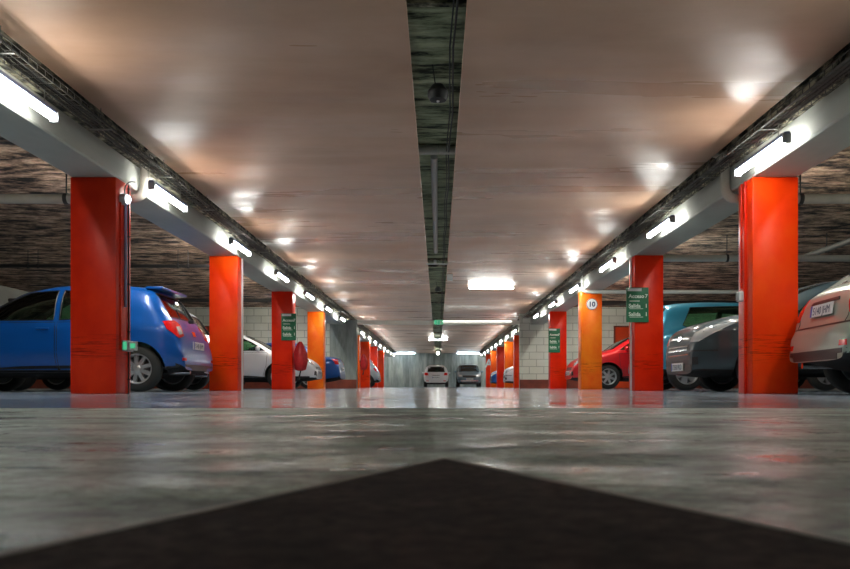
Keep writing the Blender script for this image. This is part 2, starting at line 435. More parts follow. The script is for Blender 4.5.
# ------------------------------------------------------------------ tube lights
def tube_light(label, loc, rot=0, blue=False, group=None, L=1.16):
    t = thing('tube_light', label, 'light fixture', loc, (0, 0, rot), group)
    bm = B(); bm_box(bm, (-.028, -L/2, .024), (.028, L/2, .06), .008, 2); obj('housing', bm, M['blue_grey'], t)
    bm = B(); n = 8; rg = []
    for yy in (-L/2+.035, L/2-.035):
        rg.append([bm.verts.new((math.cos(a)*.030, yy, math.sin(a)*.030)) for a in [PI*.78 + PI*1.44*k/n for k in range(n+1)]])
    for k in range(n): bm.faces.new((rg[0][k], rg[0][k+1], rg[1][k+1], rg[1][k]))
    bm.faces.new(rg[0]); bm.faces.new(rg[1][::-1])
    o = obj('diffuser', bm, M['tube_blue' if blue else 'tube'], t, 60)
    for s in (-1, 1):
        bm = B(); bm_box(bm, (-.038, min(s*L/2, s*(L/2-.034)), -.038), (.038, max(s*L/2, s*(L/2-.034)), .05), .01, 2); obj('end_cap', bm, M['grey'], t)
        bm = B(); bm_tube(bm, [(0, s*.4, .04), (0, s*.4, .172)], .004, 6); obj('hanger', bm, M['steel'], t)
    return t
proto = None
for side, x0, ys in (('left', -3.05, [5.8+3.28*k for k in range(-1, 16)]), ('right', 3.0, [7.45+3.36*k for k in range(-1, 15)])):
    n = 0
    for y in ys:
        if abs(y-WY) < .75 or y > 57: continue
        inview = y > 4.5
        if inview:
            n += 1; pos = ORD[n-1] + (' from the camera' if n > 1 else '')
            l = '%s lit white tube light hanging under the %s cable tray' % (pos, side)
        else: l = ('lit tube light on the %s row behind the camera' if y < 1 else 'lit tube light on the %s row overhead, just outside the picture') % side
        if proto is None: proto = tube_light(l, (x0, y, 2.21), group='tube lights along the beams'); continue
        copy_tree(proto, (x0, y, 2.21), None, l)
tube_light('lit tube light set crosswise on the brown ceiling right of the gap', (1.33, 20.0, 2.535), PI/2)
tube_light('small lit tube light set crosswise in the central ceiling gap', (0.0, 42, 2.5), PI/2, L=1.0)
t = thing('strip_light', 'long slim white strip light on the right half of the lintel across the aisle', 'light fixture', (1.35, WY-.075, 2.30))
obj('housing', box((-1.2, -.01, -.02), (1.2, .024, .03), .005, 1), M['white'], t)
obj('diffuser', box((-1.18, -.03, -.02), (1.18, -.01, .02), .006, 1), simple('soft_lit_strip', (1, 1, 1), .5, emit=1.2, ec=(1, .98, .9)), t)
tube_light('bluish lit tube light against the back wall, left of centre', (-2.6, 60.2, 2.535), PI/2, True, L=1.8)
tube_light('bluish lit tube light against the back wall, right of centre', (2.3, 60.2, 2.535), PI/2, True, L=1.8)
# added fill lamps, hidden behind the beams, to brighten parked cars and soffit
proto2 = tube_light('added fill tube light on the parking side of the left beam, just outside the picture', (-3.92, .7, 2.61), group='added fill tubes over the parking bays')
for ch in proto2.children:
    if ch.name.startswith('diffuser'): ch.data.materials[0] = M['tube_fill']
for sx, n in ((-1, 'left'), (1, 'right')):
    for k in range(0, 12):
        y = 5.6+4.9*k
        if abs(y-WY) < .9: continue
        copy_tree(proto2, (sx*3.92, y, 2.61), None, '%s added unseen fill tube light on the parking side of the %s beam' % (ORD[k], n))

# ------------------------------------------------------------------ cable trays
def tray(x, lab_, y0, y1):
    t = thing('cable_tray', lab_, 'cable tray', (x, 0, 2.40))
    bm = B()
    for dx, dz in ((-.09, .05), (-.09, 0), (-.045, 0), (0, 0), (.045, 0), (.09, 0), (.09, .05)):
        bm_box(bm, (dx-.003, y0, dz-.003), (dx+.003, y1, dz+.003))
    y = y0
    while y < y1:
        bm_box(bm, (-.09, y, -.005), (.09, y+.005, -.001)); 
        for s in (-1, 1): bm_box(bm, (s*.09-.003, y, 0), (s*.09+.003, y+.005, .05))
        y += .12 if y < 20 else .4
    o = obj('wire_basket', bm, M['tray'], t, 0)
    rnd = random.Random(5)
    for k in range(6):
        pts = []; y = y0; ox = -.06+.024*k
        while y <= y1:
            pts.append((ox+rnd.uniform(-.015, .015), y, .012+.01*rnd.random()+(.012 if k % 2 else 0))); y += .45
        bm = B(); bm_tube(bm, pts, .008 if k % 3 else .012, 5); obj('cable', bm, M['cable' if k % 2 else 'cable_grey'], t)
    y = y0+.3
    while y < y1:
        bm = B(); bm_tube(bm, [(.0, y, -.01), (.0, y, .395)], .004, 5); bm_box(bm, (-.1, y-.012, -.015), (.1, y+.012, -.006)); obj('hanger', bm, M['steel'], t)
        y += 1.65
tray(-3.035, 'wire cable tray full of cables running along the left beam', -3, WY-.2)
tray(-3.035, 'wire cable tray continuing on the left beyond the concrete pilaster', WY+.4, 57)
tray(2.99, 'wire cable tray full of cables running along the right beam', -3, WY-.1)
tray(2.99, 'wire cable tray continuing on the right beyond the white block wall', WY+.4, 57)
# ------------------------------------------------------------------ pipes
def arc(p0, p1, p2, n=6):
    p0, p1, p2 = map(Vector, (p0, p1, p2))
    return [p0*(1-a)**2 + p1*2*a*(1-a) + p2*a*a for a in [k/n for k in range(n+1)]]
def pipe(pts, r, mat, label, n=14, name='pipe', hang=()):
    t = thing(name, label, 'pipe', (0, 0, 0)); bm = B(); bm_tube(bm, pts, r, n); obj('run', bm, M[mat], t, 50)
    for (x, y, z) in hang:
        b2 = B(); bm_tube(b2, [(x, y, z), (x, y, ZS)], .008, 6); bm_lathe(b2, [(r+.012, -.02), (r+.012, .02)], 12, 'X', (x, y, z)); obj('pipe_hanger', b2, M['pipe_dark'], t)
    return t
yp = 8.72
lp = arc((-2.9, yp, 2.655), (-3.195, yp, 2.655), (-3.195, yp, 2.5)) + arc((-3.195, yp, 2.28), (-3.195, yp, 2.12), (-3.36, yp, 2.12)) + [(-15.9, yp+.0, 2.12)]
pipe([(-.0, yp, 2.655)]+lp, .052, 'pipe', 'cream drain pipe elbowing under the left beam beside the nearest left pillar', hang=[(-4.05, yp, 2.12), (-6.5, yp, 2.12), (-9.5, yp, 2.12)])
rp = arc((2.75, yp, 2.655), (3.13, yp, 2.655), (3.13, yp, 2.5)) + arc((3.13, yp, 2.28), (3.13, yp, 2.12), (3.25, yp, 2.12)) + [(15.9, yp, 2.12)]
pipe([(0.005, yp, 2.655)]+rp, .052, 'pipe', 'cream drain pipe elbowing under the right beam beside the nearest right pillar', hang=[(3.95, yp, 2.12), (7, yp, 2.12)])
yq = 17.5
pipe(arc((2.8, yq, 2.655), (3.13, yq, 2.655), (3.13, yq, 2.5)) + arc((3.13, yq, 2.35), (3.13, yq, 2.14), (3.3, yq, 2.14)) + [(15.9, yq, 2.14)], .042, 'pipe_pale', 'pale thin pipe crossing in front of the round 10 disc pillar')
pipe([(3.7, 14.4, 2.38), (15.9, 14.4, 2.38)], .06, 'pipe_pale', 'pale pipe high behind the turquoise car roof', hang=[(5.2, 14.4, 2.38), (8, 14.4, 2.38)])
pipe([(-15.9, 16, 2.48), (-3.75, 16, 2.48)], .035, 'pipe_dark', 'thin black pipe under the rough soffit above the blue hatchback', hang=[(-8.0, 16, 2.48), (-8.2, 16, 2.48), (-5, 16, 2.48), (-5.2, 16, 2.48), (-11, 16, 2.48)])
pipe([(-15.9, 22, 2.44), (-3.75, 22, 2.44)], .05, 'pipe_dark', 'black pipe under the soffit in front of the left block wall')
pipe([(3.65, 22.6, 2.42), (15.9, 22.6, 2.42)], .07, 'pipe_dark', 'thick black pipe under the soffit in front of the right block wall')
pipe([(6.9, 3.0, 2.51), (6.9, 14.2, 2.51), (6.9, 15.6, 2.51)], .05, 'steel', 'grey pipe running lengthwise under the soffit behind the silver rounded car', hang=[(6.9, 12.6, 2.51), (6.9, 14.2, 2.51)])
pipe([(-.045, 9.0, 2.665), (-.045, 15.4, 2.665)], .04, 'pipe_pale', 'pale pipe running lengthwise inside the central ceiling gap')
for k, y in enumerate((5.4, 16.5, 17.3, 22.4, 25, 33, 39, 45)):
    tag(obj('crossbar', box((-.3, y, 2.665), (.27, y+.06, 2.711), 0), M['recess']), '%s dark crossbar from the camera inside the central ceiling gap' % ORD[k], 'bracing', 'crossbars in the ceiling gap')
for x, z, r in ((.125, 2.72, .008), (.10, 2.725, .006)):
    bm = B(); pts = [(x+.012*math.sin(k*1.7), -1+k*.7, z-.10+.004*math.sin(k)) for k in range(85)]
    bm_tube(bm, pts, r, 6); tag(obj('cable', bm, M['cable']), ('thicker' if r > .007 else 'thinner') + ' black cable running along the right side of the central ceiling gap', 'cable')
# things hanging in the gap
def hung(label, y, z, r, rod):
    t = thing('hanging_speaker', label, 'speaker', (0.0, y, z))
    b_ = B(); bm_lathe(b_, [(r*.55, r*1.1), (r, r*.5), (r, 0), (r*.8, -r*.35), (r*.3, -r*.42)], 20); obj('dome', b_, M['black'], t)
    b_ = B(); bm_lathe(b_, [(r*.12, -r*.55), (r*.16, -r*.4)], 10); obj('lens', b_, M['white'], t)
    b_ = B(); bm_tube(b_, [(-.02, 0, r), (-.05, 0, rod)], .005, 6); obj('rod', b_, M['cable'], t)
    b_ = B(); bm_box(b_, (-r*.75, r*1.2, 0), (r*.75, r*1.8, r*.8), .01, 1); obj('bracket', b_, M['grey'], t)
hung('black round speaker on a rod in the central gap, nearest the camera', 6.55, 2.45, .085, .3)
hung('smaller black round speaker in the central gap before the exit sign', 20.2, 2.5, .075, .24)
hung('tiny black round speaker in the central gap beyond the exit sign', 31, 2.45, .075, .28)
t = thing('ceiling_lamp', 'round glowing lamp at the far end of the central ceiling gap', 'lamp', (0, 57, 2.42))
b_ = B(); bmesh.ops.create_uvsphere(b_, u_segments=16, v_segments=10, radius=.10); obj('globe', b_, M['bulb'], t)
b_ = B(); bm_tube(b_, [(0, 0, .08), (0, 0, .32)], .02, 8); obj('stem', b_, M['grey'], t)
tag(obj('sensor_box', box((.20, 17.8, 2.44), (.33, 17.95, 2.578), .015, 2), M['white']), 'small white box on the ceiling just right of the central gap', 'sensor')
t = thing('lamp_bracket', 'thin pale bar with a small box crossing the central ceiling gap', 'bracket', (0, 16.3, 2.566))
b_ = B(); bm_tube(b_, [(-.24, 0, 0), (.2, 0, 0)], .012, 8); obj('bar', b_, M['white'], t)
b_ = B(); bm_box(b_, (-.09, -.03, .01), (-.03, .03, .08), .008, 1); obj('box', b_, M['white'], t)
t = thing('exit_sign', 'small lit green exit sign on the lintel across the aisle', 'sign', (0.02, WY-.09, 2.27))
obj('sign_body', box((-.15, -.02, -.075), (.15, .035, .075), .01, 1), M['green_lit'], t)
b_ = B(); bm_lathe(b_, [(.016, -.024), (.016, -.021)], 10, 'Y', (-.03, 0, .045)); bm_tube(b_, [(-.03, -.022, .03), (-.04, -.022, -.01), (-.02, -.022, -.03), (-.045, -.022, -.06)], .008, 5)
bm_tube(b_, [(-.04, -.022, -.01), (-.06, -.022, -.03), (-.085, -.022, -.035)], .008, 5); bm_tube(b_, [(-.07, -.022, .01), (-.03, -.022, .025), (0, -.022, .005)], .006, 5)
bm_box(b_, (.04, -.024, -.06), (.10, -.021, .05)); obj('running_figure', b_, M['txt'], t)

# ------------------------------------------------------------------ signs and small wall things
def green_sign(x0, x1, z0, z1, y, label, lines):
    t = thing('direction_sign', label, 'sign', ((x0+x1)/2, y-.03, (z0+z1)/2))
    W, H = x1-x0, z1-z0
    obj('panel', box((-W/2, -.012, -H/2), (W/2, .012, H/2), .004, 1), M['green'], t)
    obj('header', box((-W*.42, -.016, H*.5-.055), (W*.15, -.012, H*.5-.01), 0), M['txt'], t, label='x') if False else None
    b_ = B(); bm_box(b_, (-W*.45, -.017, H/2-.06), (W*.18, -.0125, H/2-.012), .002, 1); obj('header', b_, M['white'], t)
    b_ = B()
    for z in (-H*.12, -.36*H): bm_box(b_, (-W*.36, -.0145, z), (W*.25, -.0122, z+.008))
    obj('small_print', b_, M['txt'], t); b_ = B(); bm_box(b_, (-W*.36, -.0145, H*.10), (W*.1, -.0122, H*.10+.010)); obj('small_print', b_, M['txt'], t)
    for (s, a, z) in lines:
        text_mesh(s, .085, M['txt'], t, 'lettering', (-W*.40, -.0135, z*H), (PI/2, 0, 0), bold=.002)
        text_mesh(a, .085, M['txt'], t, 'number', (W*.33, -.0135, z*H), (PI/2, 0, 0), bold=.002)
    b_ = B(); bm_box(b_, (-.03, .012, -.04), (.03, .03, .04)); obj('bracket', b_, M['steel'], t)
LN = [('Acceso', '7', .20), ('Salida', '1', -.08), ('Salida', '1', -.32)]
green_sign(3.04, 3.40, 1.11, 1.67, 12.95, 'largest green direction sign with pale lettering, on a right pillar', LN)
green_sign(-3.50, -3.17, 1.10, 1.70, 17.9, 'green direction sign on the left pillar above the red cover', LN)
green_sign(3.13, 3.46, 1.03, 1.71, 22.7, 'smaller green direction sign on the right pillar by the white block wall', LN)
t = thing('number_disc', 'round white disc reading 10 on a yellow orange pillar', 'sign', (3.42, 17.78, 1.90))
b_ = B(); bm_lathe(b_, [(.125, 0.015), (.125, -.0), (.12, -.004)], 32, 'Y'); obj('disc', b_, M['white'], t)
b_ = B(); bm_tube(b_, [(math.cos(a)*.118, -.006, math.sin(a)*.118) for a in [2*PI*k/32 for k in range(32)]], .005, 6, closed=True); obj('rim', b_, M['navy'], t)
text_mesh('10', .15, M['navy'], t, 'number', (0, -.007, -.052), (PI/2, 0, 0), 'CENTER', bold=.006)
t = thing('letter_sign', 'white letter A on the furthest right pillar', 'sign', (3.40, 52.99, 1.6))
text_mesh('A', .75, M['white'], t, 'letter', (-.03, -.003, -.27), (PI/2, 0, 0), 'CENTER', bold=.02)
# small exit box and emergency lamp on the nearest left pillar, junction box on the right
t = thing('exit_box', 'small grey and green exit light low on the nearest left pillar', 'sign', (LBX+.03, 8.36, .49))
obj('case', box((-.03, -.12, -.05), (.03, .06, .06), .008, 1), M['grey'], t)
obj('lit_panel', box((-.015, -.128, -.035), (.025, -.12, .045), .002, 1), M['green_lit'], t)
obj('tail_plate', box((.03, -.09, -.045), (.12, -.07, .05), .004, 1), M['grey'], t)
b_ = B(); bm_box(b_, (.05, -.095, -.02), (.10, -.09, .03)); obj('pictogram', b_, M['green_lit'], t)
t = thing('emergency_lamp', 'small round bulkhead lamp high on the nearest left pillar', 'lamp', (LBX+.03, 8.23, 2.0))
b_ = B(); bm_lathe(b_, [(.055, -.03), (.06, 0), (.05, .03)], 20, 'X'); obj('base', b_, M['grey'], t)
b_ = B(); bm_lathe(b_, [(.045, .025), (.042, .05), (.02, .065)], 16, 'X'); obj('globe', b_, simple('lit_globe', (1, 1, 1), .4, emit=4, ec=(.8, .85, 1)), t)
b_ = B(); bm_tube(b_, arc((0, .02, .05), (-.0, -.02, .2), (.02, .25, .24)), .007, 6); obj('cable', b_, M['cable'], t)
t = thing('junction_box', 'small white junction box on the nearest right pillar', 'junction box', (RBX-.03, 8.33, 1.01))
obj('case', box((-.035, -.05, -.05), (.03, .05, .05), .008, 1), M['white'], t)
obj('cover', box((-.042, -.04, -.04), (-.035, .04, .04), .003, 1), M['grey'], t)
# extinguisher under a red cover
def extinguisher(loc, label, sc=1):
    t = thing('fire_extinguisher', label, 'fire extinguisher', loc); t.scale = (sc, sc, sc)
    b_ = B(); bm_lathe(b_, [(.05, .0), (.125, .03), (.15, .2), (.14, .38), (.10, .52), (.07, .60), (.03, .66)], 14)
    for v in b_.verts:
        a = math.atan2(v.co.y, v.co.x); k = 1+.16*math.sin(5*a+v.co.z*5); v.co.x *= k; v.co.y *= k*.8
    obj('cover', b_, M['red_cloth'], t, 60)
    b_ = B(); bm_tube(b_, [(.02, -.03, .03), (.0, -.05, -.08), (-.03, -.04, -.2)], [.016, .016, .03], 8); obj('hose', b_, M['black'], t)
    b_ = B(); bm_box(b_, (-.16, -.03, .3), (-.08, .03, .4), .005, 1); obj('wall_bracket', b_, M['steel'], t)
extinguisher((-3.10, 18.0, .42), 'fire extinguisher in a bulging red cover on the green sign pillar')
extinguisher((-3.10, 33.35, .75), 'far fire extinguisher in a red cover beyond the concrete pilaster')

# ------------------------------------------------------------------ cars
def pchip(pts):
    xs = [p[0] for p in pts]; ys = [p[1] for p in pts]; n = len(xs)
    h = [xs[i+1]-xs[i] for i in range(n-1)]; d = [(ys[i+1]-ys[i])/h[i] for i in range(n-1)]
    m = [d[0]] + [0 if d[i-1]*d[i] <= 0 else 2*d[i-1]*d[i]/(d[i-1]+d[i]) for i in range(1, n-1)] + [d[-1]]
    def f(x):
        if x <= xs[0]: return ys[0]
        if x >= xs[-1]: return ys[-1]
        i = 0
        while x > xs[i+1]: i += 1
        t_ = (x-xs[i])/h[i]
        return (ys[i]*(1+2*t_)*(1-t_)**2 + m[i]*h[i]*t_*(1-t_)**2 + ys[i+1]*t_*t_*(3-2*t_) + m[i+1]*h[i]*t_*t_*(t_-1))
    return f
class Body:
    def __init__(s, sp):
        s.sp = sp; s.L, s.W = sp['L'], sp['W']
        s.zt = pchip(sp['top']); s.H = max(p[1] for p in sp['top'])
        belt = sp.get('belt', .95)
        s.g = pchip([(.1, .90), (.3, .965), (.55, 1.0), (.72, .992), (belt-.06, .985), (belt, .955), (belt+.12, .915), (s.H, sp.get('tumble', .78))])
        L = s.L
        s.zb = pchip([(0, sp.get('zb0', .26)), (.5, .20), (L-.6, .20), (L, sp.get('zb1', .30))])
        s.n = sp.get('n', 5.0)
        fr, rr = sp.get('fround', .62), sp.get('rround', .74)
        s.w = pchip([(0, fr), (.08, fr+(1-fr)*.35), (.25, fr+(1-fr)*.72), (.55, fr+(1-fr)*.95), (.9, 1.0), (L-.7, 1.0), (L-.35, rr+(1-rr)*.85), (L-.12, rr+(1-rr)*.5), (L-.03, rr+(1-rr)*.2), (L, rr)])
    def stations(s, a, b, step=.055):
        out = [a]; x = a; lz = s.zt(a); acc = 0
        while x < b:
            x2 = min(x+.005, b); z = s.zt(x2); acc += math.hypot(x2-x, z-lz); lz = z; x = x2
            if acc >= step or x >= b: out.append(x); acc = 0
        return out
    def loft(s, st, N=56, dw=0, top=None, bot=None):
        bm = B(); rings = []
        for x in st:
            zt = top(x) if top else s.zt(x); zb = bot if bot is not None else s.zb(x)
            zc, hz = (zt+zb)/2, (zt-zb)/2; hw = s.W/2*s.w(x)-dw; ring = []
            for k in range(N):
                p = 2*PI*k/N; c, q = math.cos(p), math.sin(p); r_ = (abs(c)**s.n+abs(q)**s.n)**(-1/s.n)
                z = zc+hz*r_*q; ring.append(bm.verts.new((s.L/2-x, hw*r_*c*s.g(z), z)))
            rings.append(ring)
        for A, C in zip(rings, rings[1:]):
            for k in range(N): bm.faces.new((A[k], A[(k+1) % N], C[(k+1) % N], C[k]))
        bm.faces.new(rings[0][::-1]); bm.faces.new(rings[-1])
        bmesh.ops.recalc_face_normals(bm, faces=bm.faces)
        return bm
DIRS = {'left': lambda u, v: ((u, 3, v), (0, -1, 0)), 'right': lambda u, v: ((u, -3, v), (0, 1, 0)),
        'front': lambda u, v: ((5, u, v), (-1, 0, 0)), 'rear': lambda u, v: ((-5, u, v), (1, 0, 0)), 'top': lambda u, v: ((u, v, 4), (0, 0, -1))}
def diag(sx, sy, ax, hx=2):
    # ray coming from a corner; u is the coordinate along the perpendicular, measured in y for reading ease
    a = math.radians(ax); d = Vector((-sx*math.cos(a), -sy*math.sin(a), 0)); p = Vector((-sx*math.sin(a), sy*math.cos(a), 0))
    return lambda u, v: (tuple(-d*5 + Vector((sx*hx, sy*u, v))), tuple(d))
def patch(bvh, poly, view, off, thick=.008, cell=.07):
    vf = DIRS[view] if isinstance(view, str) else view
    bm = B(); vs = [bm.verts.new((u, v, 0)) for u, v in poly]; bm.faces.new(vs)
    for ax in (0, 1):
        lo = min(p[ax] for p in poly); hi = max(p[ax] for p in poly); c = lo+cell
        while c < hi-.005:
            co = Vector((c, 0, 0)) if ax == 0 else Vector((0, c, 0)); no = Vector((1, 0, 0)) if ax == 0 else Vector((0, 1, 0))
            bmesh.ops.bisect_plane(bm, geom=bm.verts[:]+bm.edges[:]+bm.faces[:], plane_co=co, plane_no=no, dist=1e-5); c += cell
    bad = []; D = None
    for v in bm.verts:
        o_, d_ = vf(v.co.x, v.co.y); d_ = Vector(d_); D = d_
        h, nrm, i, dist = bvh.ray_cast(Vector(o_), d_)
        if h is None: bad.append(v); continue
        v.co = h - d_*off
    if bad: bmesh.ops.delete(bm, geom=bad, context='VERTS')
    if not bm.faces: return bm
    r_ = bmesh.ops.extrude_face_region(bm, geom=bm.faces[:])
    for v in [g for g in r_['geom'] if isinstance(g, bmesh.types.BMVert)]: v.co += D*thick
    return bm
def seam(bvh, pts, view, r=.003, closed=True, off=0, sub=.05):
    vf = DIRS[view] if isinstance(view, str) else view
    out = []; n = len(pts)
    for i in range(n if closed else n-1):
        a, b_ = Vector(pts[i]), Vector(pts[(i+1) % n]); m_ = max(1, int((b_-a).length/sub))
        for k in range(m_):
            p = a.lerp(b_, k/m_); o_, d_ = vf(p.x, p.y); h, *_ = bvh.ray_cast(Vector(o_), Vector(d_))
            if h is not None: out.append(h-Vector(d_)*off)
    if not closed:
        o_, d_ = vf(*pts[-1]); h, *_ = bvh.ray_cast(Vector(o_), Vector(d_))
        if h is not None: out.append(h-Vector(d_)*off)
    bm = B()
    if len(out) > 2: bm_tube(bm, out, r, 6, closed=closed)
    return bm
WH = {}
def wheel_mesh(r, spokes, style):
    key = (r, spokes, style)
    if key in WH: return WH[key]
    w_ = .10
    bm = B(); ri = r*.66
    bm_lathe(bm, [(ri, -w_), (ri+.03, -w_-.003), (r-.03, -w_+.006), (r-.006, -w_+.03), (r, -.05), (r, .05), (r-.006, w_-.03), (r-.03, w_-.006), (ri+.03, w_+.003), (ri, w_)], 40, 'Y', cap=False)
    tyre = mesh_of(bm, 'wheel', M['rubber'], 40)
    bm = B()
    bm_lathe(bm, [(ri-.012, -w_*.9), (ri+.004, -w_*.9), (ri+.004, w_*.98), (ri-.012, w_*.98), (ri-.022, w_*.85), (ri-.024, .03), (ri-.02, -w_*.8)], 40, 'Y', cap=False)
    for k in range(spokes):
        a = 2*PI*k/spokes; ww = .030 if style == 'thin' else .046 if style == 'mid' else .06
        q = B()
        v = [q.verts.new(c) for c in ((.03, .045, -ww*.75), (.03, .085, -ww*.6), (.03, .085, ww*.6), (.03, .045, ww*.75), (ri-.012, .05, -ww*(1.1 if style == 'wide' else .62)), (ri-.012, .078, -ww*(.95 if style == 'wide' else .5)), (ri-.012, .078, ww*(.95 if style == 'wide' else .5)), (ri-.012, .05, ww*(1.1 if style == 'wide' else .62)))]
        for f in ((0, 1, 2, 3), (4, 7, 6, 5), (0, 4, 5, 1), (1, 5, 6, 2), (2, 6, 7, 3), (3, 7, 4, 0)): q.faces.new([v[i] for i in f])
        q.transform(Matrix.Rotation(a, 4, 'Y')); me = bpy.data.meshes.new('tmp'); q.to_mesh(me); q.free(); bm.from_mesh(me); bpy.data.meshes.remove(me)
    rim = mesh_of(bm, 'rim', M['alloy'], 30)
    bm = B(); bm_lathe(bm, [(.06, .04), (.055, .09), (.03, .097)], 20, 'Y'); cap_ = mesh_of(bm, 'hub_cap', M['alloy'], 40)
    bm = B(); bm_lathe(bm, [(ri-.02, -.06), (ri-.02, -.02), (.12, .0), (.10, .02)], 24, 'Y'); disc = mesh_of(bm, 'brake_disc', M['alloy_dark'], 40)
    WH[key] = (tyre, rim, cap_, disc); return WH[key]
def boolean(o, cutters):
    for c in cutters:
        md = o.modifiers.new('b', 'BOOLEAN'); md.operation = 'DIFFERENCE'; md.solver = 'EXACT'; md.object = c
    bpy.context.view_layer.update()
    dg = bpy.context.evaluated_depsgraph_get()
    me = bpy.data.meshes.new_from_object(o.evaluated_get(dg)); old = o.data
    o.modifiers.clear(); o.data = me; bpy.data.meshes.remove(old)
    for c in cutters:
        md = c.data; bpy.data.objects.remove(c); bpy.data.meshes.remove(md)
def prism(poly, view, a, b_):
    bm = B()
    def P(u, v, t_): return {'Y': (u, t_, v), 'X': (t_, u, v), 'Z': (u, v, t_)}[view]
    A = [bm.verts.new(P(u, v, a)) for u, v in poly]; C = [bm.verts.new(P(u, v, b_)) for u, v in poly]; n = len(poly)
    bm.faces.new(A[::-1]); bm.faces.new(C)
    for k in range(n): bm.faces.new((A[k], A[(k+1) % n], C[(k+1) % n], C[k]))
    return bm
def scene_obj(bm):
    bmesh.ops.recalc_face_normals(bm, faces=bm.faces)
    me = bpy.data.meshes.new('cut'); bm.to_mesh(me); bm.free(); o = bpy.data.objects.new('cut', me); COL.objects.link(o); return o

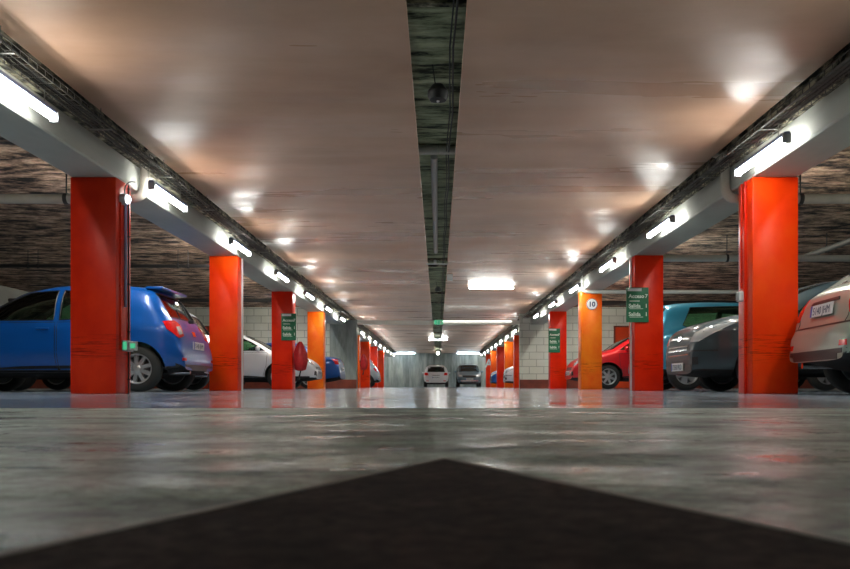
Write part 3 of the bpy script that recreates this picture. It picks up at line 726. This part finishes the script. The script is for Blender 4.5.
def make_car(name, label, sp, loc, heading, mat, detail=2, sides=('left', 'right')):
    bd = Body(sp); L, W = sp['L'], sp['W']; hx = L/2
    X = lambda s_: hx - s_
    t = thing(name, label, 'car', loc, (0, 0, heading), 'parked cars')
    st = bd.stations(0, L, .055 if detail > 1 else .09)
    outer = bd.loft(st, 56 if detail > 1 else 36)
    bvh = BVHTree.FromBMesh(outer)
    me = bpy.data.meshes.new('body'); outer.to_mesh(me); outer.free()
    body = bpy.data.objects.new('body', me); COL.objects.link(body)
    cut = []; r = sp['r']; sF, sR = sp['wheels']
    for s_ in (sF, sR):
        for sy in (-1, 1):
            c = B(); bm_lathe(c, [(r+.05, 0), (r+.05, .5)], 32, 'Y'); c.transform(Matrix.Translation((X(s_), (W/2-.27) if sy > 0 else -(W/2-.27)-.5, r+.005))); cut.append(scene_obj(c))
    wins = [[(X(a), b_) for a, b_ in p] for p in sp['side_windows']]
    ws0, ws1, wy0, wy1 = sp['windshield']; rz0, rz1, ry0, ry1 = sp['rear_window']
    wspoly = [(X(ws0), -wy0), (X(ws0)+.05, 0), (X(ws0), wy0), (X(ws1), wy1), (X(ws1), -wy1)]
    rwpoly = [(-ry0, rz0), (ry0, rz0), (ry1, rz1), (-ry1, rz1)]
    if detail > 1:
        a, b_ = ws0+.02, L-.14
        ztc = lambda x: max(.5, min(bd.zt(x), bd.zt(x-.07), bd.zt(x+.07))-.035)
        cut.append(scene_obj(bd.loft(bd.stations(a, b_, .09), 32, .06, ztc, .33)))
        for p in wins: cut.append(scene_obj(prism(p, 'Y', -1.4, 1.4)))
        cut.append(scene_obj(prism(wspoly, 'Z', bd.zt(ws0)-.10, 2.2)))
        cut.append(scene_obj(prism(rwpoly, 'X', -hx-1, -hx+1.15)))
    boolean(body, cut)
    me = body.data; me.name = 'body'; body.parent = t
    me.materials.clear()
    for m_ in (mat, M['interior'], M['under'], M['trim']): me.materials.append(m_)
    zl = sp.get('skirt', .0)
    for p in me.polygons:
        c = p.center; mi = 0
        loc_, nrm, i, dist = bvh.find_nearest(c)
        if dist > .006: mi = 1
        for s_ in (sF, sR):
            if abs(math.hypot(c.x-X(s_), c.z-r-.005)-(r+.05)) < .02 and dist > .003: mi = 2
            if abs(abs(c.y)-(W/2-.27)) < .01 and math.hypot(c.x-X(s_), c.z-r) < r+.05: mi = 2
        if mi == 0 and p.normal.z < -.6 and c.z < .4: mi = 2
        if mi == 0 and c.z < zl: mi = 3
        p.material_index = mi
    me.shade_smooth(); me.set_sharp_from_angle(angle=math.radians(32))
    gm = M['glass'] if detail > 1 else M['glass_dark']; go = -.014 if detail > 1 else .004
    for p in wins:
        for v in sides:
            g_ = obj('side_window', patch(bvh, p, v, go, .004, .12), gm, t)
            q = seam(bvh, p, v, .008, True, .0, .06); 
            if q.verts: obj('window_trim', q, M['trim'], g_)
            else: q.free()
    ws = obj('windshield', patch(bvh, wspoly, 'top', go, .004, .12), gm, t)
    rw = obj('rear_window', patch(bvh, rwpoly, 'rear', go, .004, .12), gm, t)
    for (o_, p, v) in ((ws, wspoly, 'top'), (rw, rwpoly, 'rear')):
        q = seam(bvh, p, v, .009, True, 0, .06)
        if q.verts: obj('window_trim', q, M['trim'], o_)
    # doors
    for p in sp.get('doors', ()):
        pp = [(X(a), b_) for a, b_ in p]
        for v in sides:
            d = obj('door', patch(bvh, pp, v, .002, .006, .08), mat, t)
            obj('door_seam', seam(bvh, pp, v, .0045, True, .0, .05), M['trim'], d)
            xr = X(max(a for a, _ in p)-.16); sy = 1 if v == 'left' else -1
            h, *_ = bvh.ray_cast(Vector((xr, 3*sy, .86)), Vector((0, -sy, 0)))
            if h:
                q = B(); bm_box(q, (h.x-.09, min(h.y, h.y+sy*.03), .845), (h.x+.09, max(h.y, h.y+sy*.03), .875), .01, 2); obj('door_handle', q, mat, d)
    # generic projected parts
    for (nm, poly, view, off, mt) in sp.get('patches', ()):
        for sy in ((1, -1) if view in ('side', 'fdiag', 'rdiag', 'front2', 'rear2') else (1,)):
            if view == 'side': pl, vw = [(X(a), b_) for a, b_ in poly], 'left' if sy > 0 else 'right'
            elif view == 'fdiag': pl, vw = [(a*1.0, b_) for a, b_ in poly], diag(1, sy, 42, hx)
            elif view == 'rdiag': pl, vw = [(a*1.0, b_) for a, b_ in poly], diag(-1, sy, 42, hx)
            elif view == 'front2': pl, vw = [(a*sy, b_) for a, b_ in poly], 'front'
            elif view == 'rear2': pl, vw = [(a*sy, b_) for a, b_ in poly], 'rear'
            else: pl, vw = poly, view
            if view in ('fdiag', 'rdiag'):
                sgn = sy; pl = [(a, b_) for a, b_ in poly]
            q = patch(bvh, pl, vw, off, .012, .05)
            if q.faces: obj(nm, q, M[mt] if isinstance(mt, str) else mt, t)
            else: q.free()
    # wheels
    ty, rm, hc, dc = wheel_mesh(r, sp.get('spokes', 8), sp.get('style', 'mid'))
    for s_ in (sF, sR):
        for sy in (1, -1):
            wo = obj('wheel', ty, None, t, loc=(X(s_), sy*(W/2-.125), r)); wo.rotation_euler = (0, random.uniform(0, 1), 0 if sy > 0 else PI)
            for nm, m_ in (('rim', rm), ('hub_cap', hc), ('brake_disc', dc)): obj(nm, m_, None, wo)
    # mirrors
    sm_, zm = sp['mirror']
    for sy in (1, -1):
        h, *_ = bvh.ray_cast(Vector((X(sm_), 3*sy, zm)), Vector((0, -sy, 0)))
        if h:
            q = B(); bmesh.ops.create_uvsphere(q, u_segments=12, v_segments=8, radius=1)
            for v in q.verts: v.co = Vector((v.co.x*.055, v.co.y*.10, v.co.z*.065)) + Vector((X(sm_)+.0, h.y+sy*.13, zm+.03))
            bm_tube(q, [(X(sm_), h.y-sy*.01, zm-.01), (X(sm_), h.y+sy*.08, zm+.01)], .022, 8)
            obj('wing_mirror', q, mat, t)
    # plates
    if 'plate_r' in sp:
        z = sp['plate_r']; tilt = sp.get('plate_tilt', 0)
        h, *_ = bvh.ray_cast(Vector((-5, 0, z)), Vector((1, 0, 0)))
        p = obj('number_plate', box((-.012, -.26, -.055), (.0, .26, .055), .004, 1), M['plate'], t, loc=(h.x-.012, 0, z), rot=(0, tilt, 0))
        q = B(); bm_box(q, (-.0135, .215, -.052), (-.012, .256, .052)); obj('country_band', q, M['plate_blue'], p)
        text_mesh('5140 JHM', .10, M['navy'], p, 'plate_lettering', (-.0135, .19, -.036), (PI/2, 0, -PI/2), 'LEFT', .0005, 0)
    if 'plate_f' in sp:
        z = sp['plate_f']; h, *_ = bvh.ray_cast(Vector((5, 0, z)), Vector((-1, 0, 0)))
        p = obj('number_plate', box((0, -.26, -.055), (.012, .26, .055), .004, 1), M['plate'], t, loc=(h.x+.012, 0, z))
        q = B(); bm_box(q, (.012, -.256, -.052), (.0135, -.215, .052)); obj('country_band', q, M['plate_blue'], p)
        text_mesh('7358 FKD', .10, M['navy'], p, 'plate_lettering', (.0135, -.19, -.036), (PI/2, 0, PI/2), 'LEFT', .0005, 0)
    if 'exhaust' in sp:
        q = B(); bm_tube(q, [(-hx+.35, sp['exhaust'], .27), (-hx+.0, sp['exhaust'], .27)], .028, 12); obj('exhaust_pipe', q, M['chrome'], t)
    # axles seen below
    for s_ in (sF, sR):
        q = B(); bm_tube(q, [(X(s_), -W/2+.2, r-.02), (X(s_), W/2-.2, r-.02)], .035, 8); obj('axle', q, M['under'], t)
    if detail > 1:
        sx = ws0+1.15
        for (s_, yy) in ((sx, .36), (sx, -.36), (sx+.74, .36), (sx+.74, -.36)):
            q = B(); bm_box(q, (X(s_)-.25, yy-.24, .36), (X(s_)+.27, yy+.24, .56), .05, 3); q2 = B()
            bm_box(q2, (-.08, -.23, 0), (.06, .23, .58), .05, 3); (bm_box(q2, (-.06, -.12, .62), (.04, .12, .78), .04, 3) if s_ == sx else None)
            q2.transform(Matrix.Translation((X(s_)-.25, yy, .48)) @ Matrix.Rotation(-.25, 4, 'Y')); m2 = bpy.data.meshes.new('x'); q2.to_mesh(m2); q2.free(); q.from_mesh(m2); bpy.data.meshes.remove(m2)
            obj('seat', q, M['seat'], t)
        q = B(); bm_box(q, (X(ws0+.55), -.66, .55), (X(ws0+.12), .66, min(.92, bd.zt(ws0)-.05)), .06, 3); obj('dashboard', q, M['interior'], t)
        q = B(); c0 = Vector((X(ws0+.72), .36, .93)); m_ = Matrix.Rotation(math.radians(62), 3, 'Y')
        ring = [c0 + m_ @ Vector((math.cos(a)*.18, math.sin(a)*.18, 0)) for a in [2*PI*k/24 for k in range(24)]]
        bm_tube(q, ring, .015, 8, closed=True); bm_tube(q, [ring[6], ring[18]], .014, 6); bm_tube(q, [c0, ring[0]], .014, 6); bm_tube(q, [c0, c0+Vector((.25, 0, -.1))], .03, 8)
        obj('steering_wheel', q, M['trim'], t)
    return t, bvh, bd

R = .31
# --- bright blue hatchback, rear towards the aisle (left)
L = 4.05
hatch = dict(L=L, W=1.73, r=.315, wheels=(.80, 3.44), spokes=9, style='mid', belt=.96, rround=.80, tumble=.80,
    top=[(0, .50), (.03, .64), (.12, .75), (.4, .87), (.9, .96), (1.1, 1.0), (1.5, 1.24), (1.85, 1.42), (2.3, 1.50), (2.8, 1.52), (3.3, 1.49), (3.52, 1.45), (3.62, 1.36), (3.78, 1.12), (3.86, 1.0), (3.94, .88), (3.99, .74), (4.03, .60), (L, .42)],
    side_windows=[[(1.22, .97), (2.30, .98), (2.30, 1.40), (1.90, 1.37), (1.60, 1.22)], [(2.38, .98), (3.05, 1.02), (3.20, 1.12), (3.05, 1.37), (2.38, 1.40)]],
    windshield=(1.12, 1.88, .62, .52), rear_window=(1.04, 1.38, .58, .50),
    doors=[[(1.25, .30), (2.33, .30), (2.33, .945), (1.15, .935), (1.12, .6)], [(2.36, .30), (2.95, .30), (3.12, .66), (3.2, .96), (2.36, .95)]],
    mirror=(1.32, .98), plate_r=.66, plate_f=.45, skirt=.27, exhaust=.45,
    patches=[('tail_light', [(.56, .78), (.78, .74), (.99, .86), (1.03, .97), (.72, 1.0), (.58, .95)], 'rdiag', .006, 'red_lens'),
             ('reversing_lamp', [(.60, .81), (.74, .79), (.77, .90), (.62, .92)], 'rdiag', .012, 'clear_lens'),
             ('reflector', [(.60, .43), (.74, .43), (.74, .47), (.60, .47)], 'rdiag', .005, 'red_lens'),
             ('headlight', [(.56, .62), (.86, .66), (.98, .82), (.62, .76)], 'fdiag', .004, 'clear_lens'),
             ('lower_bumper', [(-.75, .30), (.75, .30), (.72, .38), (-.72, .38)], 'rear', .004, 'trim'),
             ('badge', [(-.07, .80), (.07, .80), (.07, .87), (-.07, .87)], 'rear', .008, 'chrome'),
             ('side_moulding', [(1.2, .26), (2.95, .26), (2.95, .30), (1.2, .30)], 'side', .006, 'trim')])
XE = -3.49
t, bvh, bd = make_car('hatchback', 'bright blue hatchback with its rear to the aisle, behind the nearest left pillar', hatch, (XE-L/2, 11.72, 0), PI, M['p_blue'])
q = B(); bm_box(q, (-L/2+.36, -.55, 1.435), (-L/2+.60, .55, 1.475), .018, 2); obj('spoiler', q, M['p_blue'], t)
q = B(); bm_tube(q, [(-L/2+.14, 0, 1.03), (-L/2+.22, -.08, 1.12), (-L/2+.31, -.16, 1.26)], .01, 6); bm_box(q, (-L/2+.08, -.04, .99), (-L/2+.16, .04, 1.04), .01, 1); obj('rear_wiper', q, M['trim'], t)

# --- silver rounded car (right, nearest)
L = 3.95
mini = dict(L=L, W=1.70, r=.315, wheels=(.78, 3.28), spokes=6, style='wide', belt=.93, n=4.4, rround=.78, fround=.55, tumble=.76, zb1=.30,
    top=[(0, .45), (.05, .66), (.3, .86), (.7, .97), (1.05, 1.02), (1.4, 1.28), (1.75, 1.46), (2.2, 1.54), (2.7, 1.54), (3.05, 1.46), (3.28, 1.32), (3.50, 1.14), (3.66, 1.03), (3.79, .94), (3.86, .80), (3.88, .67), (3.92, .61), (L, .42)],
    side_windows=[[(1.25, .98), (2.4, .98), (2.95, 1.08), (2.8, 1.36), (2.2, 1.44), (1.7, 1.38)]],
    windshield=(1.08, 1.72, .60, .50), rear_window=(1.11, 1.42, .60, .50),
    doors=[[(1.2, .30), (2.45, .30), (2.55, .6), (2.45, .93), (1.12, .93)]],
    mirror=(1.35, .98), plate_r=.77, plate_tilt=.12, plate_f=.4, skirt=.36, exhaust=.3,
    patches=[('tail_light', [(.66, .70), (.82, .70), (.88, .80), (.84, .92), (.68, .92), (.62, .80)], 'rdiag', .008, 'red_lens'),
             ('reflector', [(.56, .42), (.70, .42), (.70, .47), (.56, .47)], 'rdiag', .006, 'red_lens'),
             ('plate_recess_shade', [(-.33, .835), (.33, .835), (.30, .865), (-.30, .865)], 'rear', .012, 'trim'),  # black strip standing in for the shade above the plate
             ('headlight', [(.60, .62), (.82, .64), (.86, .80), (.64, .80)], 'fdiag', .004, 'clear_lens'),
             ('bumper_moulding', [(-.70, .615), (.70, .615), (.70, .63), (-.70, .63)], 'rear', .004, 'trim'),
             ('lower_bumper', [(-.78, .31), (.78, .31), (.78, .40), (-.78, .40)], 'rear', .004, 'trim')])
XE = 3.42
t, bvh, bd = make_car('compact_car', 'silver rounded small car with its rear to the aisle, beside the nearest right pillar', mini, (XE+L/2*math.cos(math.radians(5.6)), 7.28-L/2*math.sin(math.radians(5.6)), 0), math.radians(-5.6), M['p_silver'])
q = B(); bm_tube(q, [(-L/2+.31, 0, 1.0), (-L/2+.45, -.1, 1.13), (-L/2+.60, -.28, 1.24)], .01, 6); bm_box(q, (-L/2+.26, -.05, .98), (-L/2+.34, .05, 1.03), .012, 1); obj('rear_wiper', q, M['trim'], t)
obj('boot_seam', seam(bvh, [(-.56, .62), (-.60, .80), (-.56, 1.0), (.56, 1.0), (.60, .80), (.56, .62)], 'rear', .004, True), M['trim'], t)

# --- dark blue grey car, nose to the aisle (right)
L = 4.05
peug = dict(L=L, W=1.75, r=.315, wheels=(.84, 3.42), spokes=7, style='mid', belt=1.0, fround=.70, zb0=.24, n=6,
    top=[(0, .56), (.015, .70), (.05, .80), (.18, .90), (.42, .98), (.8, 1.05), (1.0, 1.08), (1.4, 1.32), (1.8, 1.46), (2.2, 1.51), (2.8, 1.52), (3.3, 1.47), (3.6, 1.38), (3.85, 1.02), (3.95, .9), (4.0, .7), (L, .45)],
    side_windows=[[(1.25, 1.02), (2.3, 1.02), (2.3, 1.41), (1.9, 1.38), (1.6, 1.24)], [(2.38, 1.02), (3.1, 1.05), (3.0, 1.38), (2.38, 1.41)]],
    windshield=(1.04, 1.82, .64, .54), rear_window=(1.08, 1.36, .58, .50),
    doors=[[(1.25, .30), (2.33, .30), (2.33, .98), (1.12, .96), (1.12, .6)]],
    mirror=(1.36, 1.02), plate_f=.34, plate_r=.7, skirt=.22,
    patches=[('headlight', [(.48, .66), (.74, .66), (1.02, .78), (1.28, .90), (1.0, .88), (.60, .78)], 'fdiag', .006, 'clear_lens'),
             ('grille', [(-.52, .43), (.52, .43), (.46, .64), (-.46, .64)], 'front', .004, 'trim'),
             ('lower_intake', [(-.58, .29), (.58, .29), (.54, .36), (-.54, .36)], 'front', .004, 'trim'),
             ('grille_bar', [(-.46, .49), (.46, .49), (.455, .505), (-.455, .505)], 'front', .014, 'chrome'),
             ('grille_bar', [(-.43, .555), (.43, .555), (.42, .575), (-.42, .575)], 'front', .014, 'chrome'),
             ('grille_bar', [(-.43, .605), (.43, .605), (.42, .62), (-.42, .62)], 'front', .014, 'chrome'),
             ('fog_light', [(.60, .36), (.72, .36), (.72, .46), (.60, .46)], 'fdiag', .006, 'trim'),
             ('badge', [(-.06, .69), (.06, .69), (.07, .76), (0, .80), (-.07, .76)], 'front', .010, 'chrome'),
             ('bumper_strip', [(.30, .53), (1.05, .53), (1.05, .55), (.30, .55)], 'fdiag', .005, 'trim'),
             ('tail_light', [(.58, .8), (.8, .8), (.85, 1.0), (.6, 1.0)], 'rdiag', .006, 'red_lens')])
XE = 3.33
t, bvh, bd = make_car('hatchback', 'dark blue grey hatchback nose to the aisle, right of the largest green sign', peug, (XE+L/2, 11.08, 0), PI, M['p_grey'])
obj('bonnet_seam', seam(bvh, [(X_, y_) for X_, y_ in ((L/2-.30, -.50), (L/2-.24, -.25), (L/2-.22, 0), (L/2-.24, .25), (L/2-.30, .50), (L/2-.98, .66), (L/2-.98, -.66))], 'top', .004), M['trim'], t)

# --- turquoise tall car, rear to the aisle (right)
L = 3.9
turq = dict(L=L, W=1.70, r=.315, wheels=(.74, 3.22), spokes=6, style='wide', belt=1.02, rround=.82, tumble=.84,
    top=[(0, .5), (.03, .66), (.15, .82), (.4, .93), (.8, 1.02), (1.0, 1.08), (1.35, 1.35), (1.7, 1.53), (2.1, 1.60), (2.7, 1.61), (3.2, 1.59), (3.48, 1.55), (3.60, 1.40), (3.72, 1.10), (3.78, .95), (3.81, .70), (3.87, .62), (L, .45)],
    side_windows=[[(1.15, 1.04), (2.1, 1.04), (2.1, 1.50), (1.7, 1.47), (1.4, 1.30)], [(2.18, 1.04), (3.10, 1.06), (3.28, 1.16), (3.12, 1.48), (2.18, 1.51)]],
    windshield=(1.02, 1.66, .62, .54), rear_window=(1.06, 1.48, .60, .54),
    doors=[[(1.15, .30), (2.13, .30), (2.13, 1.0), (1.05, .98), (1.05, .6)], [(2.16, .30), (2.78, .30), (2.95, .68), (3.1, 1.0), (2.16, 1.0)]],
    mirror=(1.25, 1.04), plate_r=.66, skirt=.3,
    patches=[('tail_light', [(.62, .74), (.86, .74), (.90, .98), (.66, 1.0)], 'rdiag', .008, 'red_lens'), ('headlight', [(.6, .64), (.86, .66), (.96, .86), (.62, .8)], 'fdiag', .004, 'clear_lens')])
make_car('hatchback', 'tall turquoise hatchback parked behind the dark blue grey one', turq, (3.72+L/2, 14.95, 0), 0, M['p_turq'])

# --- white car, nose to the aisle (left)
L = 4.25
white = dict(L=L, W=1.77, r=.32, wheels=(.88, 3.50), spokes=8, style='mid', belt=.95, fround=.62,
    top=[(0, .46), (.03, .56), (.12, .68), (.35, .82), (.8, .93), (1.05, .98), (1.45, 1.2), (1.8, 1.36), (2.2, 1.44), (2.8, 1.46), (3.4, 1.38), (3.7, 1.26), (3.95, 1.02), (4.1, .94), (4.2, .7), (L, .45)],
    side_windows=[[(1.25, .97), (2.35, .97), (2.35, 1.36), (1.95, 1.33), (1.6, 1.18)], [(2.43, .97), (3.3, 1.0), (3.3, 1.12), (3.1, 1.31), (2.43, 1.36)]],
    windshield=(1.1, 1.8, .64, .54), rear_window=(1.02, 1.28, .56, .50),
    doors=[[(1.3, .30), (2.38, .30), (2.38, .93), (1.18, .92), (1.2, .6)], [(2.41, .30), (3.0, .30), (3.2, .66), (3.25, .94), (2.41, .93)]],
    mirror=(1.4, .98), plate_f=.42, plate_r=.7, skirt=.2,
    patches=[('headlight', [(.48, .60), (.72, .62), (1.0, .80), (.86, .82), (.55, .72)], 'fdiag', .006, 'clear_lens'),
             ('fog_intake', [(.42, .33), (.64, .36), (.62, .47), (.46, .44)], 'fdiag', .005, 'trim'),
             ('grille', [(-.40, .50), (.40, .50), (.36, .58), (-.36, .58)], 'front', .004, 'trim'),
             ('tail_light', [(.58, .8), (.8, .8), (.85, .96), (.6, .96)], 'rdiag', .006, 'red_lens')])
make_car('hatchback', 'white hatchback nose to the aisle between the second and third left pillars', white, (-3.10-L/2, 20.9, 0), 0, M['p_white'])
# --- red car, nose to the aisle (right)
red = dict(white); red = dict(red, top=[(0, .46), (.03, .58), (.12, .72), (.35, .86), (.8, .98), (1.0, 1.04), (1.4, 1.30), (1.75, 1.44), (2.2, 1.50), (2.8, 1.50), (3.4, 1.42), (3.7, 1.3), (3.95, 1.04), (4.1, .95), (4.2, .7), (L, .45)],
    spokes=7, style='mid', wheels=(.90, 3.52), belt=1.0,
    side_windows=[[(1.2, 1.02), (2.35, 1.02), (2.35, 1.40), (1.9, 1.37), (1.55, 1.24)], [(2.43, 1.02), (3.3, 1.05), (3.1, 1.35), (2.43, 1.40)]],
    windshield=(1.02, 1.76, .64, .54), mirror=(1.35, 1.02))
make_car('hatchback', 'red hatchback nose to the aisle behind the round 10 disc pillar', red, (3.50+L/2, 21.5, 0), PI, M['p_red'])
# --- silver car behind blue one (left, second bay)
silv = dict(hatch, spokes=10, style='thin')
make_car('hatchback', 'silver hatchback mostly hidden behind the bright blue hatchback', silv, (-4.15-4.05/2, 14.85, 0), PI, M['p_steel'])
# --- blue saloon (left) before pilaster
L = 4.4
saloon = dict(L=L, W=1.75, r=.315, wheels=(.85, 3.45), spokes=8, belt=.93, rround=.80,
    top=[(0, .46), (.03, .58), (.15, .72), (.5, .85), (1.0, .95), (1.2, 1.0), (1.65, 1.28), (2.0, 1.40), (2.5, 1.44), (3.0, 1.40), (3.4, 1.22), (3.75, 1.02), (4.0, .98), (4.25, .95), (4.33, .85), (4.37, .65), (L, .45)],
    side_windows=[[(1.4, .96), (2.4, .96), (2.4, 1.33), (2.0, 1.31), (1.75, 1.2)], [(2.48, .96), (3.2, .98), (3.3, 1.08), (3.0, 1.3), (2.48, 1.34)]],
    windshield=(1.25, 1.98, .62, .52), rear_window=(1.06, 1.26, .52, .46), mirror=(1.45, .97), plate_r=.6, plate_f=.45, skirt=.27,
    patches=[('tail_light', [(.56, .74), (.92, .74), (.98, .90), (.60, .92)], 'rdiag', .008, 'red_lens'), ('reversing_lamp', [(.60, .76), (.7, .76), (.7, .82), (.60, .82)], 'rdiag', .012, 'clear_lens'),
             ('headlight', [(.56, .62), (.86, .66), (.98, .80), (.62, .74)], 'fdiag', .004, 'clear_lens')])
make_car('saloon_car', 'blue saloon with red tail lights before the grey concrete pilaster', saloon, (-2.98-L/2, 25.1, 0), PI, M['p_blue'], 1)
far = dict(hatch)
make_car('hatchback', 'far pale grey hatchback with its rear to the aisle beyond the left pilaster', far, (-2.95-4.05/2, 40.7, 0), PI, M['p_steel'], 1)
make_car('hatchback', 'far white hatchback nose to the aisle beyond the right block wall', dict(peug), (2.98+4.05/2, 36.0, 0), PI, M['p_white'], 1)
make_car('hatchback', 'far small blue car nose near the letter A pillar', dict(peug), (3.02+4.05/2, 45.9, 0), PI, M['p_blue'], 1)
fw = dict(hatch, patches=[('tail_light', [(.52, .80), (.80, .80), (.80, .98), (.56, .98)], 'rear2', .01, 'red_lens'), ('reflector', [(.50, .40), (.66, .40), (.66, .45), (.50, .45)], 'rear2', .01, 'red_lens'), ('badge', [(-.25, .79), (.25, .79), (.25, .82), (-.25, .82)], 'rear', .008, 'trim')])
make_car('hatchback', 'white hatchback seen from behind against the back wall', fw, (-.13, 54+4.05/2, 0), PI/2, M['p_white'], 1)
fs = dict(turq, patches=[('headlight', [(.48, .72), (.76, .72), (.80, .88), (.50, .84)], 'front2', .01, 'clear_lens'), ('grille', [(-.44, .66), (.44, .66), (.44, .80), (-.44, .80)], 'front', .01, 'trim'),
    ('bumper_strip', [(-.74, .40), (.74, .40), (.74, .46), (-.74, .46)], 'front', .01, 'chrome'), ('lower_intake', [(-.6, .28), (.6, .28), (.6, .37), (-.6, .37)], 'front', .01, 'trim')], plate_f=.55, windshield=(1.04, 1.62, .68, .60))
make_car('saloon_car', 'blue grey car facing the camera against the back wall', fs, (2.12, 54+3.9/2, 0), -PI/2, M['p_lead'], 1)
